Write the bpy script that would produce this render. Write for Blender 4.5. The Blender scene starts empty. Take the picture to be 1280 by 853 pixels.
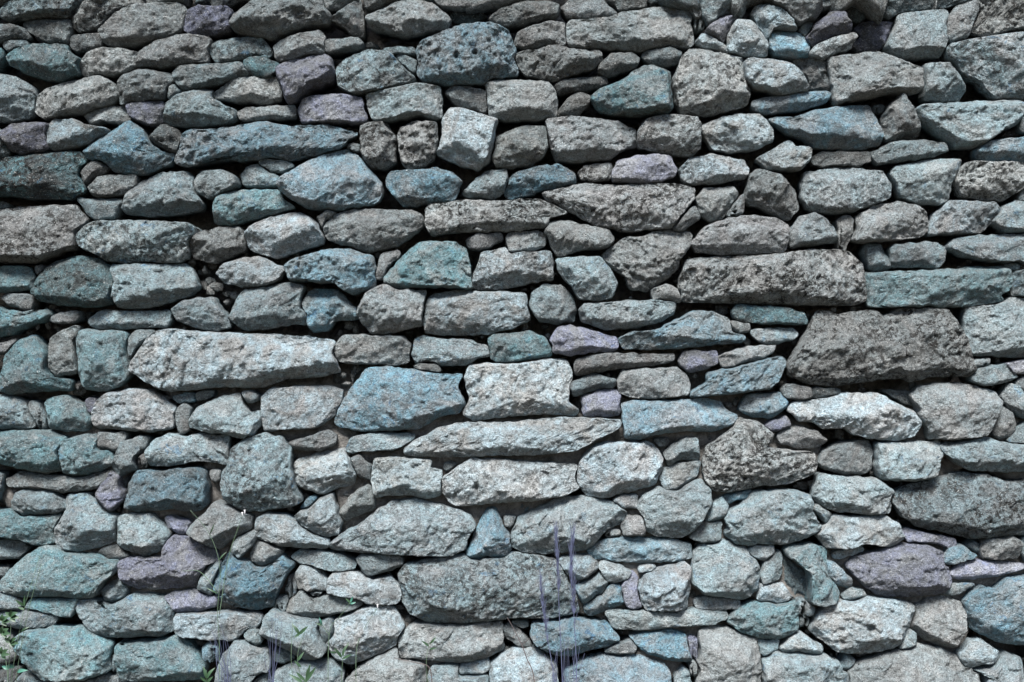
import bpy, math, random
import numpy as np

# ---------------------------------------------------------------- camera, light, exposure
PX = 0.0025                    # metres per photograph pixel on the wall face
CAM_D = 4.2
ZC = 1.19                      # camera height
SUN_EL, SUN_AZ = 50.0, -10.0   # degrees; azimuth measured from straight behind the camera, negative = from the left
scene = bpy.context.scene
cam_d = bpy.data.cameras.new('camera'); cam = bpy.data.objects.new('camera', cam_d)
scene.collection.objects.link(cam)
cam.location = (0, -CAM_D, ZC); cam.rotation_euler = (math.radians(90), 0, 0)
cam_d.sensor_width = 36; cam_d.lens = 36 * CAM_D / (1280 * PX); cam_d.clip_end = 500
scene.camera = cam
scene.render.resolution_x, scene.render.resolution_y = 1024, 682

world = bpy.data.worlds.new('World'); scene.world = world; world.use_nodes = True
nt = world.node_tree; nt.nodes.clear()
sky = nt.nodes.new('ShaderNodeTexSky'); sky.sky_type = 'NISHITA'; sky.sun_disc = False
sky.sun_elevation = math.radians(SUN_EL); sky.sun_rotation = math.radians(180 + SUN_AZ)
bg = nt.nodes.new('ShaderNodeBackground'); bg.inputs['Strength'].default_value = 0.05
wo = nt.nodes.new('ShaderNodeOutputWorld')
nt.links.new(sky.outputs[0], bg.inputs[0]); nt.links.new(bg.outputs[0], wo.inputs[0])

sl = bpy.data.lights.new('sun', 'SUN'); sl.energy = 4.0; sl.angle = math.radians(20); sl.color = (1.0, 0.975, 0.94)
so = bpy.data.objects.new('sun', sl); scene.collection.objects.link(so)
so.rotation_euler = (math.radians(90 - SUN_EL), 0, math.radians(SUN_AZ))
so.location = (-1, -6, 8)
scene.view_settings.view_transform = 'Standard'; scene.view_settings.look = 'None'
scene.view_settings.exposure = 1.68; scene.view_settings.gamma = 1.0

# ---------------------------------------------------------------- traced outlines of the stones (photograph pixels)
# "T x y" = origin of a 4x enlarged tile; then one stone a line: colour letter, shade 1-9, marks (s lichen, f pits, r set back, uNN underside) and outline; dark recesses are set-back stones too, their shade put into a near-black colour
TRACES = """
T 0 0
c4s 10,60 30,35 110,10 200,-20 390,-20 400,20 375,70 330,95 240,98 120,100 40,110 12,90
d4s 370,60 420,20 480,-10 600,-20 700,0 715,25 650,50 560,90 500,140 400,165 375,140 362,95
g5 515,150 560,100 650,55 740,25 850,20 910,25 940,60 920,140 850,190 760,210 650,235 560,235 515,205
p3 930,110 945,60 1000,40 1130,40 1160,60 1165,120 1150,160 1070,180 960,175 925,150
g4 720,-15 930,-15 930,10 850,15 740,20
c1r 980,30 1060,-10 1140,-15 1140,25 1060,35
g4 120,125 180,105 300,98 350,105 365,150 355,200 330,222 260,220 190,190 150,160
g3 -20,130 60,125 130,150 150,190 60,200 0,215 -20,215
c4 25,225 60,205 120,200 140,225 130,245 60,255 35,248
d3 360,195 380,180 500,175 520,210 510,240 440,258 380,255 360,230
t4u30 42,285 80,250 170,230 330,225 345,260 410,300 400,370 300,405 220,400 110,360 60,330
g6s 400,335 450,270 500,252 620,252 695,270 690,330 640,365 540,375 440,380 410,365
d5 690,300 710,260 770,215 860,190 950,182 1040,190 1060,215 1045,270 1045,310 930,325 800,340 700,335
c5s 1045,245 1100,210 1180,190 1280,190 1320,200 1365,270 1330,295 1240,298 1140,318 1080,315
c4u20 865,370 900,335 1040,325 1200,315 1235,340 1245,375 1180,395 1060,430 930,455 890,430
g4 590,410 630,375 690,352 800,360 850,375 868,415 838,440 822,490 740,505 610,520 600,460
c4 835,495 845,442 872,418 915,460 880,495
t4 1235,320 1260,305 1300,305 1330,330 1345,370 1320,390 1280,360
c6 -30,390 70,385 130,410 180,450 200,500 180,550 170,580 100,600 0,610 -30,605
g6 180,560 195,500 240,450 330,415 430,395 490,380 540,400 580,430 595,480 560,520 470,545 400,570 290,585 220,592
g6 425,580 470,560 570,535 635,535 655,570 650,605 600,620 520,610 460,628
p4 650,545 700,520 820,515 835,555 815,620 780,635 700,620 660,590
c5 825,590 850,520 900,475 980,452 1060,455 1080,500 1130,540 1185,560 1180,600 1120,630 1000,640 900,635 830,620
g6s 1065,475 1110,445 1160,410 1240,393 1390,395 1415,440 1410,500 1350,520 1200,512 1090,500
g6 1190,570 1230,548 1360,535 1470,530 1480,570 1465,588 1300,600 1210,600
p3s 15,665 60,625 180,612 240,620 250,740 180,775 120,780 60,755
w5 235,665 270,605 380,605 450,635 540,645 530,680 450,715 330,745 270,755 250,720
c5 -20,640 0,650 15,700 50,770 20,795 -20,800
b5 430,750 480,700 560,670 620,625 665,615 720,650 760,720 820,760 880,780 860,820 740,870 650,878 580,860 520,820 440,790
d3 750,690 790,650 830,625 890,655 915,700 890,770 840,755 780,730
b5u25 880,815 900,750 920,680 960,655 1080,655 1170,635 1280,612 1330,610 1400,628 1480,635 1650,628 1790,665 1730,710 1700,742 1580,775 1450,805 1360,795 1280,800 1080,800 950,838
T 300 0
g5u20 -45,85 0,65 60,25 150,-15 400,-15 425,40 455,85 440,115 340,128 230,170 150,195 60,182 -20,165 -40,130
g5 420,20 480,-10 570,-15 590,12 510,48 445,50
g4 455,100 520,52 600,12 615,60 625,150 610,185 570,180 520,140
g4 612,-10 800,-15 780,15 680,48 630,38
g6u15 630,90 720,45 830,10 900,3 970,30 1050,90 1040,150 930,160 830,180 740,165 650,140
g6 975,5 1010,-15 1480,-15 1470,5 1330,20 1200,42 1080,40 1010,30
c1r 1050,70 1090,48 1200,50 1230,90 1150,120 1070,110
g6 170,240 250,190 400,160 425,190 425,265 330,275 250,300 190,305
g4 430,210 560,185 600,200 615,235 560,255 440,262
d3r 605,230 650,210 700,230 690,250 620,255
c4 725,245 780,235 870,245 880,275 820,272 735,265
c4 788,295 810,278 890,310 880,370 850,362
t3 35,330 60,305 150,303 195,325 185,365 130,385 80,365 45,350
p5 185,345 260,305 420,272 460,300 480,370 470,410 350,455 270,510 240,520 215,450 190,390
c5s 485,350 530,300 650,252 740,265 788,312 846,367 880,405 760,440 650,465 560,470 490,430
b6fs 885,260 910,225 1000,175 1100,145 1240,132 1330,160 1375,230 1390,370 1310,395 1210,425 1050,430 920,415 890,370
c6 635,490 660,472 880,425 1000,440 1015,510 1010,590 960,600 900,580 760,605 670,608 645,550
g5 1025,460 1060,438 1150,440 1230,460 1230,560 1130,545 1070,520
p6 295,560 310,510 380,480 540,478 610,495 635,590 610,620 440,615 310,615
d5s 605,640 640,620 730,615 750,650 785,700 780,820 720,850 640,840 610,780
d6s 785,690 810,635 870,610 980,620 990,690 970,790 920,835 840,850 810,810
w8 1015,600 1045,550 1130,552 1220,580 1285,605 1270,720 1245,810 1190,855 1080,820 985,775 1010,690
c5 530,735 560,715 600,720 605,765 570,765
T 600 0
d4 50,95 110,50 240,15 350,10 400,40 385,85 260,115 130,130 70,125
g5 400,45 450,5 600,-5 680,70 650,90 540,95 440,90
d3 640,0 690,-10 830,-10 830,40 770,70 700,65
c3r 840,0 890,-10 900,20 850,40
w6 910,0 920,-15 1060,-15 1110,70 1080,95 1050,50 980,35
c6 1075,0 1090,-15 1300,-15 1322,50 1300,90 1260,63 1200,90 1150,130 1115,88 1095,40
g6u20 435,130 450,108 600,105 640,95 780,60 890,38 1000,45 1050,60 1065,220 1030,245 930,235 800,262 600,245 450,235 430,190
g5 1070,97 1105,87 1125,130 1110,160 1075,165
w7 1080,215 1110,172 1200,215 1248,250 1230,265 1130,248
p7 1122,162 1200,95 1260,68 1290,92 1260,130 1230,180 1212,215
d5 175,215 190,175 260,140 350,115 420,120 430,200 420,230 330,235 230,250 185,240
d5 175,290 210,265 280,265 370,232 470,250 600,265 615,300 570,345 470,370 370,410 240,380 195,340
d4 590,360 600,320 660,270 760,268 795,300 780,340 700,365 620,385
c4u40 805,285 840,260 950,240 1000,265 990,320 930,330 850,320
d3 370,430 400,410 490,390 620,388 640,415 600,440 470,465 390,470
d4 390,560 450,490 500,465 540,480 548,520 500,570 440,590 390,585
t5s 555,490 600,460 710,410 760,365 820,332 870,330 950,365 955,450 965,540 930,575 800,580 660,578 590,550
d7fs 965,400 1000,300 1050,250 1100,245 1215,268 1310,300 1325,390 1350,460 1330,530 1260,550 1160,580 1010,575 980,530 965,450
g7u25 30,420 60,405 180,402 330,408 380,470 390,510 380,590 280,605 120,605 50,580 35,500
d5 65,790 85,690 150,655 240,630 330,640 345,700 320,780 250,830 150,845 80,830
g6 330,610 470,590 680,610 720,640 775,660 780,730 700,760 650,800 470,815 380,805 345,730
g6s 780,670 820,610 900,585 1080,590 1100,640 1095,740 1060,780 950,775 850,755 785,730
w7 1105,640 1190,595 1290,575 1380,572 1430,605 1460,660 1460,710 1380,750 1250,765 1160,740 1120,690
T 900 0
w8 35,190 55,150 60,115 100,103 150,110 215,180 240,215 230,280 170,290 100,275 45,250
w7 155,75 175,35 230,30 310,60 370,130 375,158 265,155 235,195 215,170
b8 240,205 270,158 380,165 445,220 440,285 380,292 270,275 245,240
g5 240,20 300,-15 440,-15 508,55 470,103 380,130 350,100 310,58
g5 450,-15 650,-15 650,40 560,45 512,52
c5 385,155 440,107 470,117 430,195
p4 430,200 470,130 560,55 600,55 650,140 640,170 560,190 460,230
g7s 445,270 480,230 560,195 660,170 690,185 650,240 590,270 510,298
c2r 610,60 680,30 740,80 690,120 640,110
p3r 670,150 720,115 860,125 850,180 830,230 770,270 690,260 660,230 690,190
c4u60 670,10 700,-15 1250,-15 1250,10 1060,50 900,60 850,95 750,55
c7 830,220 880,120 890,80 960,65 1100,60 1120,80 1110,130 1115,220 1090,290 930,295 850,265
w7 115,340 130,305 260,298 340,315 400,370 440,420 430,460 310,478 180,440 120,400
d5r 360,310 440,290 530,310 555,455 450,452 440,410 400,365
b6u40 165,510 220,490 340,480 500,455 550,475 530,515 400,550 220,570 165,545
g6u12 535,300 700,268 800,270 860,310 1000,350 1010,440 980,470 860,470 700,500 570,525 555,430
c7 1005,340 1060,318 1140,320 1180,360 1225,450 1200,495 1140,510 1020,505
b6 245,595 380,590 480,550 600,535 740,530 770,590 800,670 790,730 700,752 470,745 420,700 340,670
g3 755,535 800,520 830,540 790,580 770,580
g4 800,600 830,540 900,478 950,560 985,660 970,690 830,710 810,670
w6 185,800 260,750 340,705 370,735 450,750 450,800 400,850 300,858 230,840
d5 460,790 500,765 620,760 740,770 750,800 700,830 520,835 465,820
c5u25 750,770 870,710 980,700 1120,720 1130,760 1060,785 900,810 790,820
T 960 0
g6 885,130 910,70 950,30 1030,15 1050,60 1030,120 980,200 910,215 890,180
d6fs 1035,20 1060,-20 1340,-20 1340,150 1200,170 1100,185 1020,165 1010,140 1040,100 1055,55
c7ss 880,250 920,220 1050,205 1180,170 1340,165 1340,450 1240,495 1140,495 1080,450 1050,410 960,365 930,325 885,290
c7 715,560 760,530 880,525 1040,510 1240,505 1275,560 1250,620 1150,660 1050,740 930,742 880,700 780,620
c5 1260,600 1285,560 1340,560 1340,670 1270,660
b6s 1030,760 1080,715 1200,695 1340,680 1340,800 1240,810 1160,805 1090,820 1040,795
d3r 1150,690 1220,645 1270,665 1250,685
T 0 190
t2ss -20,60 60,30 180,10 330,-5 410,5 440,50 420,110 430,200 370,235 180,240 60,225 -20,215
d4 400,100 440,60 500,45 550,80 520,110 470,130 440,160 410,140
g4s 455,175 490,125 560,115 680,120 680,170 620,215 520,225 470,215
c4 390,240 500,235 610,240 620,270 580,330 490,345 440,310
c5 620,270 650,200 720,145 800,110 950,105 975,140 980,200 1020,260 1010,290 900,315 740,325 640,310
c5 975,150 1000,110 1120,92 1190,130 1200,170 1120,210 1050,235 990,205
g3 -20,245 40,255 30,290 -20,300
d5ss -20,300 100,280 260,270 380,270 440,340 390,400 385,480 280,515 200,555 -20,555
c6s 400,430 430,380 510,350 640,345 800,350 960,360 1000,400 960,440 940,530 890,555 660,558 540,545 480,510 415,480
d4s 950,470 980,420 1080,380 1200,375 1230,420 1230,490 1160,530 1060,560 970,530
t3s 170,690 210,620 290,545 390,520 500,535 570,585 585,660 570,760 480,780 330,770 200,745
t5u25 -20,575 150,575 180,620 175,680 80,705 -20,695
g4 175,570 215,565 220,600 190,620
c6 565,570 700,562 930,560 975,610 990,680 950,720 830,755 740,785 600,780 575,735 590,650
g5 10,730 60,708 160,715 170,760 150,800 60,770
w6 1085,610 1130,560 1220,530 1300,528 1340,540 1430,590 1405,635 1310,675 1200,672 1130,655
t6 1072,280 1100,225 1160,197 1310,187 1405,200 1420,235 1468,278 1400,305 1250,345 1150,370 1085,360
T 300 190
w7 30,420 60,375 160,330 270,303 340,320 390,360 420,430 415,460 310,490 190,530 120,520 50,480
c6 10,120 50,75 90,60 130,90 200,130 190,175 100,185 20,165
c4 95,50 150,35 210,40 270,75 230,100 150,98
b7u15 205,170 240,120 330,60 460,5 540,-10 590,20 640,80 700,140 720,210 690,255 560,290 490,295 350,285 270,245 215,205
b5s 735,140 760,105 900,95 980,82 1060,105 1110,150 1080,220 1060,245 960,255 870,275 820,270 770,225 740,180
c6 1112,210 1180,140 1235,98 1330,92 1345,150 1320,205 1260,235 1150,230
d6s 930,290 955,262 1140,240 1290,250 1490,240 1640,300 1545,335 1540,375 1400,395 1250,400 1100,405 960,415 932,370
d5 425,350 500,310 560,288 700,290 860,295 915,320 920,370 870,420 790,470 640,505 570,480 450,445 425,410
g5 390,330 440,295 480,310 430,345 415,385
b6 240,580 270,540 360,520 460,490 560,490 670,530 680,600 670,680 570,715 520,690 480,655 390,655 260,645
g5 680,630 690,560 720,505 790,495 798,520 740,580 710,635
t6 720,630 760,580 830,510 900,455 1000,450 1080,455 1130,490 1150,560 1160,685 1000,680 780,682 735,660
g5 1130,440 1180,412 1300,410 1310,440 1260,472 1190,495 1140,480
w6s 1162,650 1190,560 1210,510 1320,482 1350,508 1555,500 1570,585 1560,635 1440,660 1280,695 1180,695
T 600 190
b4 125,215 150,130 180,110 290,75 400,70 470,110 475,155 380,185 250,215 160,235
g6 130,430 160,405 290,395 330,420 325,470 260,495 150,505
d6ss 315,210 400,190 500,160 680,170 820,160 1000,165 1070,190 1060,250 990,330 960,380 830,390 740,405 660,385 580,370 500,330 410,275 330,240
d5 970,375 1020,320 1070,275 1100,330 1050,370 1000,410 975,400
d5s 495,100 530,70 650,60 660,90 650,140 560,150 505,130
p7 655,110 690,50 780,20 880,12 950,30 985,85 970,120 880,158 770,158 670,145
g6 860,690 940,660 1010,710 1000,750 870,740
d6 610,530 640,490 720,430 820,425 890,390 980,395 1055,410 1040,480 990,550 985,590 900,660 830,698 750,685 720,620 640,570
g6 325,400 360,350 430,345 540,370 640,390 670,440 630,480 500,495 390,525 360,480
c7 380,540 450,525 600,530 650,590 685,660 660,725 590,748 500,735 460,680 400,610
c5 245,770 265,700 320,663 400,670 460,720 482,790 460,850 380,862 290,845
T 820 190
w7s 115,90 160,40 280,10 380,35 440,45 460,90 440,130 380,145 280,160 180,165 130,140
g6 195,235 240,185 380,175 405,210 380,260 330,330 270,350 220,310
g5 360,310 410,240 430,215 440,260 430,310 380,335
d5u15 440,220 460,120 500,92 620,120 690,200 710,280 660,340 620,330 550,295 450,255
c6s 720,170 740,110 860,80 1000,80 1130,110 1165,170 1160,230 1080,270 960,305 860,312 760,290 725,240
d6 170,460 240,380 350,335 480,318 580,330 650,365 660,430 640,500 500,515 300,515 200,500
c6u15 670,460 670,390 720,325 770,308 840,340 890,400 900,450 800,470 680,475
d5 905,345 950,320 985,340 980,420 940,495 910,480
d6s 110,640 150,540 300,525 480,520 640,510 760,490 940,490 1020,560 1035,640 1040,740 980,765 700,765 500,760 300,755 120,745
T 960 190
d6 415,440 440,380 440,325 530,270 650,250 740,270 785,320 795,390 760,425 620,445 450,455
c5 470,500 490,460 560,465 600,540 605,575 560,600 500,590
c5 605,490 630,465 830,450 885,485 875,550 840,580 720,575 620,575 602,540
w6 795,380 830,310 900,250 1000,255 1120,260 1150,295 1110,350 1050,410 900,415 800,420
c7 615,110 640,75 780,40 940,40 950,75 910,160 900,240 860,265 750,260 660,230 640,170
d7fs 930,150 960,80 1000,55 1100,60 1200,58 1340,70 1340,150 1260,190 1170,245 1080,245 960,220
w6 1255,230 1280,190 1340,190 1340,260 1275,255
c6 1110,350 1170,270 1240,245 1340,260 1340,405 1220,410 1170,400
c6 890,480 930,435 1050,420 1200,412 1340,415 1340,550 1180,555 1060,545 960,520
c4 1165,560 1250,557 1255,590 1210,598
c5 1210,620 1230,595 1340,590 1340,720 1220,720
t6 470,610 600,600 880,590 1060,575 1190,580 1205,640 1200,680 1160,720 1180,740 1000,775 800,775 500,778 490,700
T 0 375
t5 -20,20 60,55 150,60 240,50 260,80 220,110 130,140 60,175 -20,195
g5 250,100 300,65 390,58 400,90 370,115 290,115
g3r 405,70 470,60 440,100 405,110
c6u35 455,95 510,52 660,60 850,55 855,110 830,135 700,140 500,150 460,130
c6 870,50 920,5 1000,-10 1070,-5 1120,60 1155,110 1150,140 1070,158 980,140 900,105
t4 0,440 10,370 40,270 110,200 180,175 220,230 240,270 250,345 280,392 360,400 355,450 200,460 60,470 10,450
g5 255,260 265,190 330,150 390,130 400,170 380,240 395,340 370,370 290,383 255,345
t6 385,200 430,150 560,150 640,165 640,290 650,380 600,430 540,455 440,450 405,400 390,290
c5 645,190 690,150 770,155 740,190 690,240 655,290 642,250
w7 655,350 690,270 770,165 850,145 1000,160 1240,168 1400,175 1580,190 1670,205 1680,290 1700,360 1590,385 1440,395 1320,435 1240,440 1080,435 900,455 830,455 750,410
g5 -20,220 40,210 90,195 40,265 -20,280
c5 -20,470 60,480 130,510 160,570 180,630 100,650 -20,650
c5 150,520 180,510 230,570 235,635 205,640 165,580
t5 230,520 260,490 330,475 420,530 460,590 440,650 330,660 260,640 240,580
p3 430,510 445,485 485,495 485,555 450,570
w7u12 475,590 490,520 540,470 640,445 760,450 820,490 880,540 870,640 760,660 620,650 500,640
b5 870,490 920,465 975,470 970,510 900,520
c5 975,470 1020,450 1075,455 1060,485 990,510
g5 875,560 920,525 950,540 945,650 905,668 885,620
c7 955,600 990,540 1100,485 1195,470 1225,530 1250,565 1300,558 1308,620 1270,670 1210,695 1140,670 1000,650 958,630
w6 1205,460 1250,450 1300,480 1280,510 1240,515
t5 -20,660 120,650 250,650 330,690 330,760 340,850 200,870 100,840 0,810 -20,800
t5 315,740 340,700 430,670 488,680 500,740 560,765 570,820 500,860 430,885 340,870
g5 495,680 510,665 620,665 625,700 580,755 500,735
c5 565,830 620,710 700,680 740,690 730,755 685,785 690,850 600,880
g4 692,790 720,765 740,810 720,860 697,845
c6 735,760 770,700 850,670 920,685 1000,670 1145,680 1145,820 1000,800 880,830 760,825
T 310 375
c5 -85,95 -60,20 -20,-45 60,-58 200,-85 290,-70 268,-10 268,40 298,80 298,120 180,130 60,150 -20,148
b6 275,20 300,-30 340,-50 440,-50 500,0 545,50 545,95 430,110 400,155 330,160 302,120 302,70
g6 550,40 600,-40 680,-75 760,-50 890,-45 880,20 868,125 760,160 640,178 580,130 555,80
w6 878,100 895,10 930,-30 1060,-47 1250,-40 1385,-30 1400,50 1412,95 1340,140 1200,170 1050,178 890,170
g6 430,240 480,180 600,175 780,185 815,230 800,310 740,325 600,320 480,315 440,285
c6 820,270 840,200 880,180 960,195 1100,195 1200,240 1210,280 1140,295 1080,328 960,325 840,315
g4 835,330 870,312 940,320 960,355 920,368 850,355
b6 435,610 470,510 540,410 600,340 700,335 830,350 950,370 1075,375 1050,430 1085,520 1060,560 950,585 860,640 740,655 560,655 470,635
w6 70,490 110,445 250,430 420,430 470,450 470,500 430,580 350,640 220,650 90,655 75,600
g4 210,715 300,680 400,650 440,680 430,720 350,755 230,745
c6 490,745 520,690 600,670 820,670 825,700 740,745 620,755 510,760
w7 785,745 840,700 960,640 1060,615 1280,615 1580,588 1760,592 1860,605 1850,640 1750,690 1650,745 1480,772 1280,775 1130,780 1000,785 800,775
T 630 375
t5 -80,200 -50,175 40,168 130,155 210,195 240,270 180,300 60,308 -10,325 -65,290
w8 -195,380 -170,325 -60,315 60,320 200,292 310,300 340,370 325,440 325,510 370,550 350,575 200,572 0,580 -140,605 -205,570 -175,500 -190,440
p6 240,180 270,140 340,130 470,160 560,190 570,230 540,260 420,265 320,280 250,260 235,210
c6 375,50 400,20 560,10 750,0 850,10 850,70 780,110 640,145 500,148 390,110
b6 575,200 620,165 760,150 880,90 950,58 1040,58 1110,90 1150,150 1205,185 1190,210 1080,220 880,240 720,250 600,240
d5 350,320 370,295 450,275 570,265 760,275 850,275 845,305 700,335 560,345 480,360 400,375 360,375
c4 330,420 400,385 460,370 555,400 550,435 430,460 350,480
p6 385,480 440,470 470,450 555,448 580,470 575,570 540,585 400,580
d6 560,410 590,360 680,345 860,338 910,380 930,430 920,475 780,495 640,490 575,460
p4 875,300 900,260 960,250 1060,260 1065,320 1000,350 920,360 885,330
g6 1070,290 1100,268 1220,232 1350,225 1345,258 1270,300 1100,335
g5 1120,120 1160,105 1220,115 1225,150 1180,170 1130,150
t4 1140,60 1165,25 1320,33 1420,42 1500,72 1515,120 1320,122 1200,112 1150,90
c6 1232,160 1290,142 1440,145 1465,175 1430,205 1320,225 1260,200
b7 590,520 640,505 840,500 1000,490 1080,510 1110,550 1165,580 1140,620 1060,655 900,655 720,680 650,705 605,690 600,650 590,610
g4 740,690 830,690 820,730 770,740
c5u40 795,770 830,730 900,690 960,690 975,760 970,800 890,805 820,830
T 840 440
b6 90,215 170,150 180,105 300,80 450,40 540,25 560,50 530,140 490,180 300,210 100,222
b6 335,290 370,215 540,205 575,250 560,280 500,330 400,325
d6ss 150,560 170,480 240,430 310,370 340,330 430,350 490,400 480,440 450,470 540,490 700,500 720,560 700,610 580,660 440,665 400,680 280,700 200,690 160,630
p5 470,375 490,345 570,325 590,360 560,390 490,395
g6 525,420 560,385 630,368 730,400 768,440 730,475 620,480 540,455
g5u15 730,540 760,490 850,450 980,445 1000,490 990,580 940,615 830,610 740,575
g4 550,195 580,160 690,180 690,225 640,240 570,225
d3 700,195 720,180 830,190 835,215 720,230 705,220
w8 575,290 620,250 760,235 860,205 1020,205 1120,260 1210,300 1232,350 1200,420 1110,445 980,430 900,410 860,380 760,385 700,350 640,345
T 960 375
g6 710,480 750,435 850,418 1000,420 1120,460 1150,510 1110,600 1090,640 1060,680 900,700 800,690 790,640 750,590 740,530
g5r 560,450 700,460 720,530 660,510
d4ss 90,330 150,220 200,140 240,60 300,60 340,75 430,60 520,55 570,80 650,45 800,40 890,55 930,130 970,170 1000,290 1015,350 990,380 800,385 700,410 680,385 560,400 330,430 200,420 100,380
c7u20 975,90 990,40 1140,25 1210,-10 1340,-5 1340,290 1250,290 1010,275 985,190
g6 1010,310 1040,295 1100,290 1105,325 1050,340
c6 1005,380 1060,340 1180,320 1240,385 1180,415 1080,430 1010,405
p7 1190,320 1280,300 1340,300 1340,350 1230,370
c6 1155,480 1200,415 1250,440 1290,500 1340,510 1340,600 1270,590 1190,530
g5 1240,420 1270,385 1340,380 1340,490 1290,485 1260,450
g5 1115,630 1160,535 1210,560 1230,620 1210,680 1150,695 1120,670
c6 1195,700 1240,640 1290,610 1340,610 1340,720 1220,720
c6u40 860,725 930,715 1080,685 1200,720 1340,735 1340,850 1180,860 1000,850 940,820 870,760
T 0 560
g5 35,160 100,120 250,135 400,150 470,130 560,110 540,160 480,205 330,222 200,205 50,190
c4 -20,110 20,130 20,220 0,260 -20,260
c3r 25,190 60,200 50,270 0,280
c5 58,265 90,225 140,205 260,220 340,270 330,300 270,330 120,335 75,310
t5 -20,315 60,305 110,340 260,340 305,330 275,410 280,465 200,490 120,455 -20,450
c6 285,460 290,400 345,300 345,235 430,225 490,260 530,320 595,345 590,460 500,495 400,515 310,515
p5 485,230 560,120 600,140 620,220 625,250 570,310 530,315 490,265
g4r 602,150 650,130 640,190 625,215
b4 630,270 645,180 700,110 830,115 960,92 1030,110 1050,190 1040,280 990,315 850,305 700,320 640,300
g5 1050,110 1110,110 1100,160 1070,180 1050,150
c6 590,420 600,340 680,325 770,330 830,390 855,430 820,500 730,545 620,500 590,470
p7 830,350 860,348 950,370 940,420 890,430 850,400
g5 940,400 1020,330 1090,265 1180,300 1260,340 1260,400 1180,440 1110,500 1040,490 950,430
c6 1160,490 1200,440 1275,415 1282,440 1275,475 1200,550 1165,525
p5 600,570 650,545 820,545 830,480 880,435 960,450 1080,510 1100,560 1030,610 990,690 800,705 690,700 630,670 610,610
d4 495,520 530,490 600,485 640,540 610,555 540,555
c5 -20,460 60,455 130,480 140,510 90,550 10,555 -20,545
t6 0,680 40,620 110,560 200,495 280,490 330,520 500,535 590,570 590,610 520,680 490,735 430,750 300,735 130,745 30,715
c5 -20,590 40,600 30,640 -20,650
c6 505,715 560,670 610,640 645,700 630,745 580,775 540,770
c6 990,700 1010,630 1050,580 1100,570 1080,650 1060,730 1010,745
p6u30 820,755 870,720 990,705 1085,755 1080,790 980,820 880,815
T 0 640
c6 390,470 430,430 500,435 560,455 620,430 680,405 780,410 830,430 870,490 870,590 800,620 620,625 510,620 440,560
c5 -20,385 60,405 110,450 100,485 -20,495
t6 130,480 160,440 260,430 400,435 380,490 355,525 200,495
c5 -20,510 110,490 200,500 290,520 270,560 220,585 100,580 30,560 -20,560
t6 65,640 120,595 280,570 430,580 500,620 560,660 560,780 500,820 400,840 260,835 150,790 110,720
t6 580,720 600,650 740,645 900,615 960,660 1000,700 1040,760 1020,830 860,840 700,845 620,840 590,780
c4 560,720 580,710 595,790 570,805
c5 440,840 520,810 600,815 600,880 450,880
c4 80,840 130,800 200,825 240,870 80,880
d3 0,790 90,780 100,830 50,880 -20,880
w6 880,530 890,510 1050,505 1180,500 1310,520 1290,575 1230,590 1180,640 1060,635 930,620 885,590
c6 1225,610 1250,580 1300,595 1312,650 1270,665 1235,640
b5 1010,690 1050,650 1090,670 1085,740 1040,745
c6 1080,800 1110,720 1180,645 1235,645 1280,675 1345,690 1352,780 1300,850 1200,880 1085,880
b5 1070,350 1105,270 1150,200 1200,235 1260,245 1310,270 1345,262 1410,215 1475,255 1430,330 1380,430 1370,468 1290,490 1180,470 1100,440 1080,390
T 310 560
c5s -135,190 -130,130 -90,70 -70,0 0,-50 80,-75 180,-50 215,0 220,80 240,190 272,260 230,288 80,312 0,318 -60,290 -110,250
w6 45,360 80,330 200,335 250,370 290,410 370,450 405,460 395,495 310,500 170,490 90,460 45,440
w6 240,340 270,315 340,260 420,230 450,300 470,370 450,430 390,445 320,420 280,390
b5 260,300 310,240 355,240 330,278 280,312
w7 230,90 260,55 370,20 480,5 510,50 545,110 530,180 440,205 370,230 310,210 260,195 240,150
g5 460,320 520,230 600,185 630,230 635,300 570,330 490,358
g4 515,50 560,40 615,90 610,155 560,140 530,95
w7 615,110 640,60 700,45 850,55 915,60 915,95 970,120 970,230 900,252 800,235 640,240 620,180
g4 975,80 1010,62 1050,75 1010,110 980,120
w7s 975,150 1040,100 1110,55 1280,58 1500,75 1640,85 1655,200 1570,240 1400,268 1250,275 1130,285 1060,292 1010,270 975,220
c6s 415,480 480,420 560,380 660,300 720,265 840,255 1000,290 1110,330 1135,390 1100,450 1080,500 1000,535 840,530 740,525 560,515 430,505
b6 1088,515 1130,430 1190,310 1230,300 1275,370 1310,440 1320,505 1280,550 1200,540 1110,552
T 310 640
c5s 755,310 790,255 900,235 1080,215 1115,238 1270,230 1330,200 1440,218 1540,240 1590,320 1650,440 1650,500 1520,530 1300,525 1180,545 1070,565 900,550 810,500 770,430
c6 225,220 270,190 380,195 480,215 545,250 530,280 460,298 370,275 260,255
c5 545,230 580,210 770,215 775,265 690,300 590,320 560,270
w6 235,310 270,262 330,265 400,330 400,385 320,392 255,375
w6 405,330 430,300 510,293 580,320 640,335 710,322 750,360 775,410 750,450 690,463 600,450 530,425 420,410 402,380
g5 195,490 220,430 270,390 330,422 440,420 580,440 560,470 480,500 330,530 240,520
c6 300,410 330,395 380,397 350,418 305,422
c5 190,390 215,315 245,350 240,400 205,430
c6 135,470 150,430 200,415 200,470 185,505 145,500
c6 65,610 85,520 130,485 200,510 350,540 360,620 390,680 370,720 300,740 230,710 120,640
w7 395,660 440,540 560,490 640,460 740,490 785,570 760,610 740,660 650,710 520,762 430,720
c5 355,560 400,530 435,550 430,610 395,650 360,620
g5 15,210 40,150 100,160 170,190 160,235 80,268 35,260
g6u30 750,680 760,610 830,555 1000,560 1150,550 1270,545 1280,680 1200,720 1080,755 950,740 880,735 770,725
w7 1050,790 1080,755 1200,738 1210,780 1160,815 1065,812
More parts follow.
